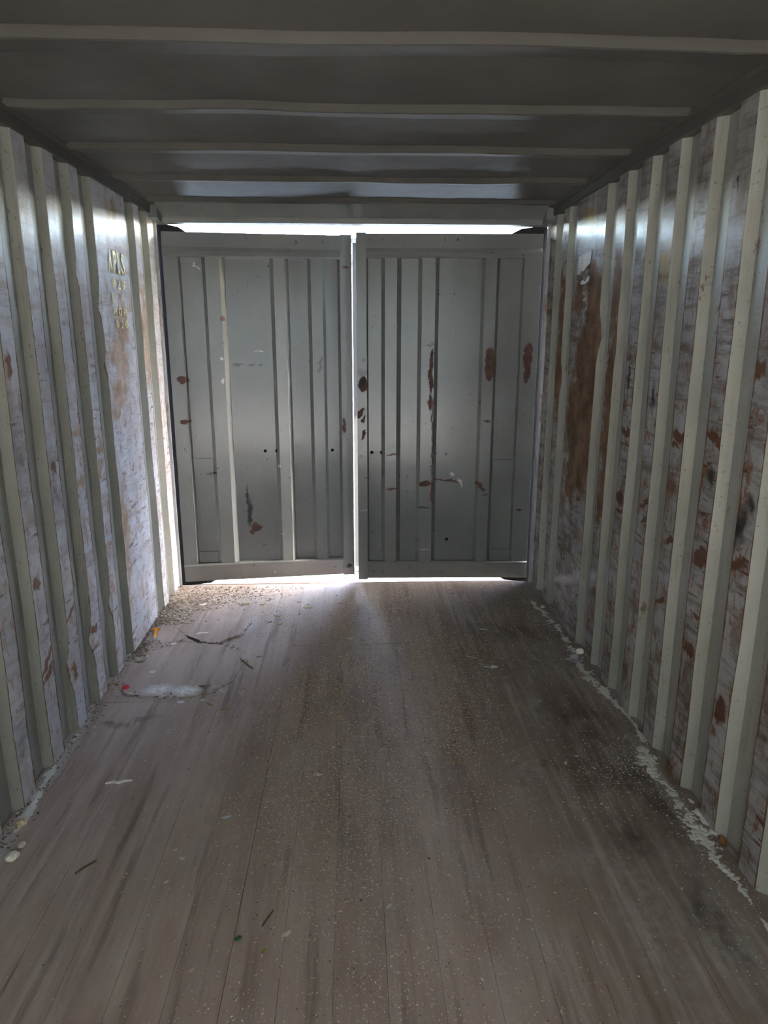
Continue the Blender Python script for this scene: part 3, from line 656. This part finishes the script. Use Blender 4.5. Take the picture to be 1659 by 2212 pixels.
# leaf litter heaped in the corner by the left leaf
rr = random.Random(8); lit = []
for i in range(4600):
    t = rr.random(); y = 3.30 + 1.08 * t ** 0.8; w = 0.05 + 0.30 * max(0, (y - 3.5)) ** 1.1
    x = -1.175 + abs(rr.gauss(0, 1)) * w * (1.0 if y < 4.15 else 1.6)
    if x > -0.35 or y > 4.41 or (3.52 < y < 3.73 and x > -1.145): continue
    L = 0.002 + 0.010 * rr.random() ** 2.4; lit.append((x, y, L, L * rr.uniform(0.12, 0.5), rr.uniform(0, 6.28), rr.choices((0, 1, 2, 3), (0.62, 0.08, 0.22, 0.08))[0], rr.uniform(-0.6, 0.6)))
CR = [(-1.12, 3.35), (-1.03, 3.45), (-.935, 3.535), (-.85, 3.49), (-.79, 3.47), (-.69, 3.445), (-.60, 3.345), (-.53, 3.20)], [(-.745, 3.485), (-.64, 3.585), (-.60, 3.78)], [(-1.07, 2.945), (-.91, 2.90), (-.80, 2.905), (-.68, 2.935), (-.59, 3.05)]
for pl in CR:             # caught in the cracks of the buckled boards
    for (a, b) in zip(pl, pl[1:]):
        for i in range(26):
            t = rr.random(); L = 0.0015 + 0.009 * rr.random() ** 2.5
            lit.append((a[0] + (b[0] - a[0]) * t + rr.gauss(0, .010), a[1] + (b[1] - a[1]) * t + rr.gauss(0, .014), L, L * rr.uniform(.15, .5), rr.uniform(0, 6.28), rr.choices((0, 1, 2, 3), (0.4, 0.08, 0.4, 0.12))[0], rr.uniform(-.5, .5)))
for i in range(420):      # along the foot of the left wall
    y = rr.uniform(1.6, 3.4); x = -1.18 + abs(rr.gauss(0, 0.03)); L = rr.uniform(0.002, 0.007)
    lit.append((x, y, L, L * 0.6, rr.uniform(0, 6.28), rr.choices((0, 1, 2, 3), (0.5, 0.3, 0.1, 0.1))[0], rr.uniform(-0.4, 0.4)))
scatter('leaf_litter', lit, [M['leaf_grey'], M['leaf'], M['chip_dark'], M['chip_pale']], 'grey-brown leaf litter heaped in the corner by the left door leaf', 'leaf litter', lambda x, y: 0.014 * max(0, min(1, (y - 3.5) / 0.3)) * max(0, 1 - (x + 1.17) / 0.25) * rr.random() + (0.010 if (x > -1.13 and 2.88 < y < 3.8 and x < -.5) else 0))

# white powder drifted along the foot of the right wall
def drift(name, x0, x1, y0, y1, fn, mat, label, step=0.0034):
    nx = int((x1 - x0) / step); ny = int((y1 - y0) / step); idx = {}; v = []; f = []
    hh = [[fn(x0 + i * step, y0 + j * step) for j in range(ny + 1)] for i in range(nx + 1)]
    def vid(i, j):
        if (i, j) not in idx: idx[(i, j)] = len(v); v.append((x0 + i * step, y0 + j * step, 0.001 + max(0.0, hh[i][j])))
        return idx[(i, j)]
    for i in range(nx):
        for j in range(ny):
            if sum(hh[i + a][j + b] > 0 for a in (0, 1) for b in (0, 1)) >= 2: f.append((vid(i, j), vid(i + 1, j), vid(i + 1, j + 1), vid(i, j + 1)))
    o = link(name, mesh(name, v, f, True), mat); return tag(o, label, 'powder', None, 'stuff')
def fb(x, y, s, o=4): return noise.fractal(Vector((x * s, y * s, 1.7)), 0.9, 2.0, o)
LINE = [(4.05, 1.075), (3.86, 1.10), (3.78, 1.115), (3.55, 1.125), (3.37, 1.125), (3.15, 1.10), (2.98, 1.12), (2.81, 1.145), (2.62, 1.165), (2.48, 1.15), (2.42, 1.115), (2.30, 1.10), (2.19, 1.115), (2.06, 1.125), (1.98, 1.125), (1.82, 1.11), (1.72, 1.13), (1.5, 1.12)]
WID = [(4.1, .01), (3.9, .016), (3.75, .02), (3.55, .008), (3.35, .022), (3.15, .026), (2.9, .024), (2.78, .012), (2.6, .004), (2.48, .012), (2.38, .034), (2.2, .017), (2.06, .016), (1.97, .036), (1.85, .022), (1.72, .012), (1.6, .003), (1.4, .006)]
def lerp(tab, y):
    for (a, p), (b, q) in zip(tab, tab[1:]):
        if b <= y <= a: return q + (p - q) * (y - b) / (a - b)
    return tab[-1][1] if y < tab[-1][0] else 0.0
def f_main(x, y):
    d = abs(x - lerp(LINE, y)) / max(0.003, lerp(WID, y))
    return 0.0045 * (0.42 - d * 0.62 + 0.8 * fb(x, y, 24, 6) + 0.8 * fb(x, y, 95, 3)) * min(1, lerp(WID, y) / 0.016)
drift('white_powder_drift', 0.98, 1.19, 1.42, 4.1, f_main, M['powder'], 'white powder drifted in a broken line along the right wall foot')
def f_grv(x, y):
    d = math.hypot((x - 1.165) / 0.022, (y - 2.02) / 0.10); return 0.012 * (0.7 - d + 0.5 * fb(x, y, 24))
drift('white_powder_heap', 1.13, 1.19, 1.88, 2.16, f_grv, M['powder'], 'small white powder heap inside a groove of the right wall', 0.005)
def f_left(x, y):
    c = -1.150 + 0.012 * math.sin(y * 7); d = abs(x - c) / 0.018
    return 0.005 * (0.25 - d + 1.1 * fb(x, y, 13) - 0.8 * max(0, y - 2.55))
drift('pale_powder_streak', -1.185, -1.06, 1.55, 2.75, f_left, M['powder'], 'pale powder streak along the foot of the left wall')
rr = random.Random(21); gr = []
for i in range(1500):
    y = rr.choice((rr.uniform(1.4, 4.1), rr.gauss(2.32, 0.13))); x = lerp(LINE, max(1.5, min(4.05, y))) - abs(rr.gauss(0, 0.14))
    if x < 0.3: continue
    L = rr.uniform(0.0008, 0.0024) * (1.6 if rr.random() < 0.06 else 1); gr.append((x, y, L, L * 0.8, rr.uniform(0, 6.28), 0, 0.1))
for i in range(1800):
    y = rr.uniform(1.42, 4.08); x = lerp(LINE, max(1.5, min(4.05, y))) + rr.gauss(0, 0.012 + 0.7 * lerp(WID, y))
    if x > 1.185 or rr.random() > lerp(WID, y) / 0.022: continue
    L = rr.uniform(0.0008, 0.0022); gr.append((x, y, L, L * 0.8, rr.uniform(0, 6.28), 0, 0.1))
scatter('white_crumbs', gr, [M['powder']], 'tiny white crumbs scattered beside the powder along the right wall', 'crumbs')

# single pieces -------------------------------------------------
# orange plastic stick
st = empty('orange_stick', (-1.112, 3.63, 0.001), math.atan2(-0.163, 0.036)); tag(st, 'orange plastic stick with crossbar and pale tip by the left wall', 'stick')
MB().box((-0.072, -0.0085, 0.002), (0.066, 0.0085, 0.014)).build('shaft', M['orange'], st, bevel=0.003)
MB().box((-0.052, -0.024, 0.003), (-0.040, 0.024, 0.016)).build('crossbar', M['orange'], st, bevel=0.003)
MB().box((0.064, -0.009, 0.001), (0.082, 0.009, 0.015)).build('tip', M['white'], st, bevel=0.003)
# red cap
def lump(name, mat, x, y, r, label, cat, sq=0.6, seed=0):
    bm = bmesh.new(); bmesh.ops.create_icosphere(bm, subdivisions=2, radius=1)
    for vv in bm.verts:
        k = 1 + 0.28 * noise.noise(vv.co * 1.7 + Vector((seed, 0, 0))); vv.co = Vector((vv.co.x * r * k, vv.co.y * r * k * 0.8, (vv.co.z * sq * k + sq * 0.85) * r))
    me = bpy.data.meshes.new(name); bm.to_mesh(me); bm.free(); me.materials.append(mat)
    o = bpy.data.objects.new(name, me); COL.objects.link(o); o.location = (x, y, 0.001); o.rotation_euler = (0, 0, seed); return tag(o, label, cat)
def bottle_cap(x, y):
    v, f = [], []; n = 18
    for k, (r, z) in enumerate(((0.0155, 0.0), (0.0165, 0.004), (0.0155, 0.013), (0.012, 0.0155))):
        for i in range(n):
            q = r * (1 + (0.05 if (i % 2 and k < 3) else 0)); a = 2 * math.pi * i / n; v.append((q * math.cos(a), q * math.sin(a), z))
    for k in range(3):
        for i in range(n): f.append((k * n + i, k * n + (i + 1) % n, (k + 1) * n + (i + 1) % n, (k + 1) * n + i))
    f.append(tuple(3 * n + i for i in range(n))); f.append(tuple(reversed(range(n))))
    o = link('bottle_cap', recalc(mesh('bottle_cap', v, f)), M['red'], None, (x, y, 0.001)); return tag(o, 'small red plastic cap on the floor near the left wall', 'cap')
bottle_cap(-1.08, 3.008)
lump('crumb', M['leaf'], -1.135, 3.046, 0.011, 'yellowish crumb lying beside the red cap', 'crumb', 0.7, 3)
def splinter(name, pts, w, mat, label, cat, th=0.004, z=0.001):
    v = []; n = len(pts)
    for t in (0, 1):
        for sd in (-1, 1):
            for i, (x, y) in enumerate(pts):
                a = pts[max(0, i - 1)]; b = pts[min(n - 1, i + 1)]; dx, dy = b[0] - a[0], b[1] - a[1]; d = math.hypot(dx, dy)
                ww = w * (0.35 + 0.65 * math.sin(math.pi * (i + 0.35) / (n - 0.3)))
                v.append((x - sd * dy / d * ww / 2, y + sd * dx / d * ww / 2, z + t * th))
    f = []
    for t in (0, 1):
        for i in range(n - 1): f.append((t * 2 * n + i, t * 2 * n + i + 1, t * 2 * n + n + i + 1, t * 2 * n + n + i))
    for i in range(n - 1):
        for sd in (0, 1): a = sd * n + i; f.append((a, a + 1, 2 * n + a + 1, 2 * n + a))
    for i in (0, n - 1): f.append((i, n + i, 3 * n + i, 2 * n + i))
    ox, oy = pts[n // 2]
    v = [(a - ox, b - oy, c) for a, b, c in v]
    return tag(link(name, recalc(mesh(name, v, f)), mat, None, (ox, oy, 0.0)), label, cat)
splinter('wood_splinter', [(-.930, 2.288), (-.905, 2.297), (-.885, 2.291), (-.862, 2.303), (-.838, 2.304)], 0.013, M['chip_pale'], 'long pale wood splinter on the left foreground floor', 'splinter')
splinter('wood_splinter', [(-.880, 3.585), (-.862, 3.60), (-.84, 3.598), (-.815, 3.60)], 0.022, M['chip_pale'], 'pale pointed splinter on the buckled boards beside the dark crack', 'splinter', 0.004, 0.016)
splinter('twig', [(-.868, 1.840), (-.852, 1.862), (-.838, 1.878), (-.822, 1.893)], 0.006, M['twig'], 'thin dark twig in the left foreground', 'twig')
splinter('twig', [(.555, 3.290), (.570, 3.280), (.585, 3.272), (.600, 3.262)], 0.009, M['chip'], 'short straight twig with pale ends right of the floor centre', 'twig')
splinter('twig', [(-.275, 1.620), (-.262, 1.650), (-.250, 1.675)], 0.005, M['twig'], 'thin dark twig near the green leaf in the foreground', 'twig')
splinter('twig', [(-.60, 3.30), (-.57, 3.26), (-.545, 3.22), (-.52, 3.19)], 0.008, M['twig'], 'dark twig at the corner of the buckled boards', 'twig', 0.006)
def paper(name, mat, x, y, lx, ly, rz, seed, label, cat='paper scrap', curl=0.004, n=9, z=0.0012):
    me = flake_mesh(n, lx * 0.78, ly * 0.78, 0.0008, seed, curl); return put(name, me, mat, x, y, rz, label, cat, z)
paper('paper_scrap', M['bluewhite'], -.795, 2.873, .026, .016, .2, 1, 'bluish-white paper scrap below the buckled boards')
paper('paper_scrap', M['bluewhite'], -.456, 2.082, .022, .010, .3, 2, 'small bluish-white scrap alone on the left foreground floor')
paper('paper_scrap', M['white'], -.997, 3.152, .022, .018, .4, 3, 'white paper scrap on the buckled boards nearest the left wall', z=0.011)
paper('paper_scrap', M['white'], -.978, 3.479, .026, .020, .1, 4, 'white torn scrap below the dark crack of the buckled boards', z=0.010)
paper('paper_scrap', M['lilac'], 1.089, 3.189, .042, .030, -.3, 5, 'lilac printed paper scrap in the powder at the right wall', curl=0.008, z=0.008)
paper('paper_scrap', M['white'], -.041, 3.524, .021, .013, .1, 6, 'white scrap alone at the middle of the far floor')
paper('paper_scrap', M['paper'], .533, 3.575, .034, .016, -.5, 7, 'grey-beige torn paper lying left of the purple scrap')
paper('paper_scrap', M['white'], .70, 3.62, .036, .012, -.4, 17, 'crumpled white strip lying right of the purple scrap')
paper('plastic_scrap', M['purple'], .686, 3.698, .026, .010, 0, 8, 'purple plastic scrap on the far right floor', 'plastic scrap')
paper('paper_scrap', M['white'], .845, 2.389, .011, .009, .3, 9, 'white fleck in the dark stain on the right floor')
paper('paper_scrap', M['white'], -.557, 1.89, .012, .010, .9, 10, 'square white scrap in the left foreground')
paper('paper_scrap', M['chip_pale'], -.584, 1.793, .014, .006, .8, 11, 'narrow pale scrap nearest the square white one in the foreground')
paper('paper_scrap', M['white'], .079, 1.675, .014, .007, .9, 12, 'white scrap in the foreground right of the green leaf')
paper('paper_scrap', M['white'], .845, 2.10, .011, .008, 1.1, 13, 'white scrap caught in a joint on the right floor')
paper('paper_scrap', M['white'], -.70, 2.885, .022, .010, .3, 14, 'white chip below the corner of the buckled boards')
# star-shaped torn scrap
sv = []; 
for i in range(10):
    r = (0.036, 0.012, 0.020, 0.014, 0.040, 0.017, 0.024, 0.010, 0.022, 0.016)[i]; a = 2 * math.pi * i / 10 + (0.1, .25, -.1, 0, .2, -.1, .2, 0, -.2, .1)[i]; sv.append((r * math.cos(a), r * 0.8 * math.sin(a)))
sm = mesh('torn_scrap', [(x, y, 0.004 + 0.006 * math.sin(9 * x * 30)) for x, y in sv] + [(x, y, 0.0055 + 0.006 * math.sin(9 * x * 30)) for x, y in sv] + [(0, 0, 0.0), (0, 0, 0.0015)],
          [(i, 20, (i + 1) % 10) for i in range(10)] + [(10 + i, 10 + (i + 1) % 10, 21) for i in range(10)] + [(i, (i + 1) % 10, 10 + (i + 1) % 10, 10 + i) for i in range(10)])
put('torn_scrap', recalc(sm), M['bluewhite'], .656, 3.141, .2, 'ragged torn grey-white scrap with several points on the right floor', 'paper scrap', 0.007)
# chunks at the foot of the left wall
lump('crumb', M['chip_pale'], -1.087, 1.911, 0.022, 'large pale chunk at the left edge of the foreground', 'crumb', 0.6, 1)
lump('crumb', M['chip'], -1.132, 2.074, 0.020, 'tan chunk against the left wall foot', 'crumb', 0.6, 2)
lump('crumb', M['chip_pale'], -1.085, 1.971, 0.015, 'flat pale chunk just behind the large pale chunk', 'crumb', 0.4, 5)
lump('crumb', M['chip_pale'], 1.145, 3.30, 0.022, 'pale rounded chunk in a groove at the right wall foot', 'crumb', 0.7, 6)
lump('crumb', M['white'], 1.118, 3.935, 0.016, 'white crumb at the far end of the right wall', 'crumb', 0.5, 7)
# leaves
def leaf_obj(mat, x, y, lx, ly, rz, seed, label, curl=0.006, z=0.0012):
    me = flake_mesh(10, lx, ly, 0.0008, seed, curl, True); return put('dry_leaf' if 'green' not in label else 'green_leaf', me, mat, x, y, rz, label, 'leaf', z)
leaf_obj(M['leaf_green'], -.334, 1.58, .012, .009, .4, 31, 'small dark green leaf bit in the foreground', 0.004)
leaf_obj(M['leaf_olive'], -.258, 1.538, .011, .007, .9, 32, 'small yellow-green leaf bit in the foreground', 0.004)
leaf_obj(M['leaf_brown'], 1.165, 1.885, .028, .018, 1.2, 33, 'curled brown leaf wedged at the right wall foot', 0.018)
leaf_obj(M['leaf'], .526, 3.351, .024, .010, .2, 34, 'yellowish leaf left of the short straight twig')
leaf_obj(M['leaf'], .629, 3.303, .020, .012, .6, 35, 'yellowish leaf right of the short straight twig')
leaf_obj(M['leaf_grey'], -.714, 2.997, .032, .018, .1, 36, 'dark curled leaf on the front edge of the buckled boards', 0.012, 0.008)
leaf_obj(M['leaf_olive'], -.30, 3.977, .034, .014, .1, 37, 'olive curled leaf at the edge of the light patch', 0.012)
leaf_obj(M['leaf'], -.506, 3.321, .016, .014, .3, 38, 'pale tan leaf beside the corner of the buckled boards')
leaf_obj(M['leaf'], -.107, 4.045, .016, .010, .2, 39, 'lone tan leaf bit in front of the door gap')
leaf_obj(M['chip_pale'], -.940, 4.05, .026, .020, .5, 40, 'pale cream leaf in front of the left door leaf', 0.008, 0.006)
leaf_obj(M['leaf_olive'], -.68, 4.06, .024, .013, -.2, 41, 'olive leaf behind the buckled boards', 0.008)
leaf_obj(M['leaf_olive'], -.58, 4.045, .022, .011, .5, 42, 'olive leaf beside the green leaf by the door', 0.008)
leaf_obj(M['leaf_green'], -.55, 4.12, .020, .010, .7, 43, 'fresh green leaf bit nearest the left door leaf', 0.006)
leaf_obj(M['leaf_brown'], -.36, 4.08, .018, .009, .1, 44, 'orange-brown leaf bit in the light patch', 0.006)
leaf_obj(M['leaf_olive'], -.47, 3.86, .026, .012, -.3, 45, 'olive leaf right of the back buckled board', 0.008)
leaf_obj(M['leaf_grey'], -.505, 3.765, .016, .011, .4, 46, 'dark leaf lump behind the crack with pale top', 0.012)
leaf_obj(M['leaf_olive'], -.44, 3.74, .022, .012, .6, 47, 'yellow-green leaf right of the dark leaf lump', 0.006)
leaf_obj(M['leaf'], -.345, 3.88, .014, .012, .9, 48, 'tan leaf bit below the olive curled leaf', 0.006)
leaf_obj(M['leaf'], .745, 3.90, .022, .012, .6, 49, 'yellowish curled leaf on the far right floor', 0.010)
leaf_obj(M['leaf_brown'], .60, 4.19, .020, .012, .2, 50, 'brown leaf nearest the right door leaf', 0.008)
leaf_obj(M['chip_pale'], .60, 4.29, .022, .009, -.8, 51, 'pale upturned leaf bit under the right door leaf', 0.010)
leaf_obj(M['leaf'], -.585, 2.80, .026, .010, .1, 52, 'yellow-brown leaf below the front buckled board', 0.006)
leaf_obj(M['leaf'], -.66, 2.845, .024, .008, -.4, 53, 'thin yellowish leaf at the front edge of the buckled boards', 0.006)
leaf_obj(M['chip_pale'], .79, 2.345, .013, .008, 1.4, 54, 'pale yellow leaf bit in the dark stain on the right floor', 0.004)
leaf_obj(M['leaf'], .80, 2.275, .012, .008, .3, 55, 'yellowish leaf bit just below the pale one in the dark stain', 0.004)
leaf_obj(M['leaf_grey'], -1.095, 3.28, .030, .018, .3, 56, 'dark leaf clump at the left wall foot', 0.014)
leaf_obj(M['chip_pale'], -.155, 2.312, .018, .010, -.3, 57, 'pale leaf bit in the middle of the floor', 0.004)
leaf_obj(M['chip_pale'], -.206, 1.59, .016, .010, .7, 58, 'pale tan flake behind the yellow-green leaf bit', 0.003)
leaf_obj(M['chip'], -.441, 1.487, .012, .006, .6, 59, 'tan flake in the left foreground near the frame bottom', 0.003)
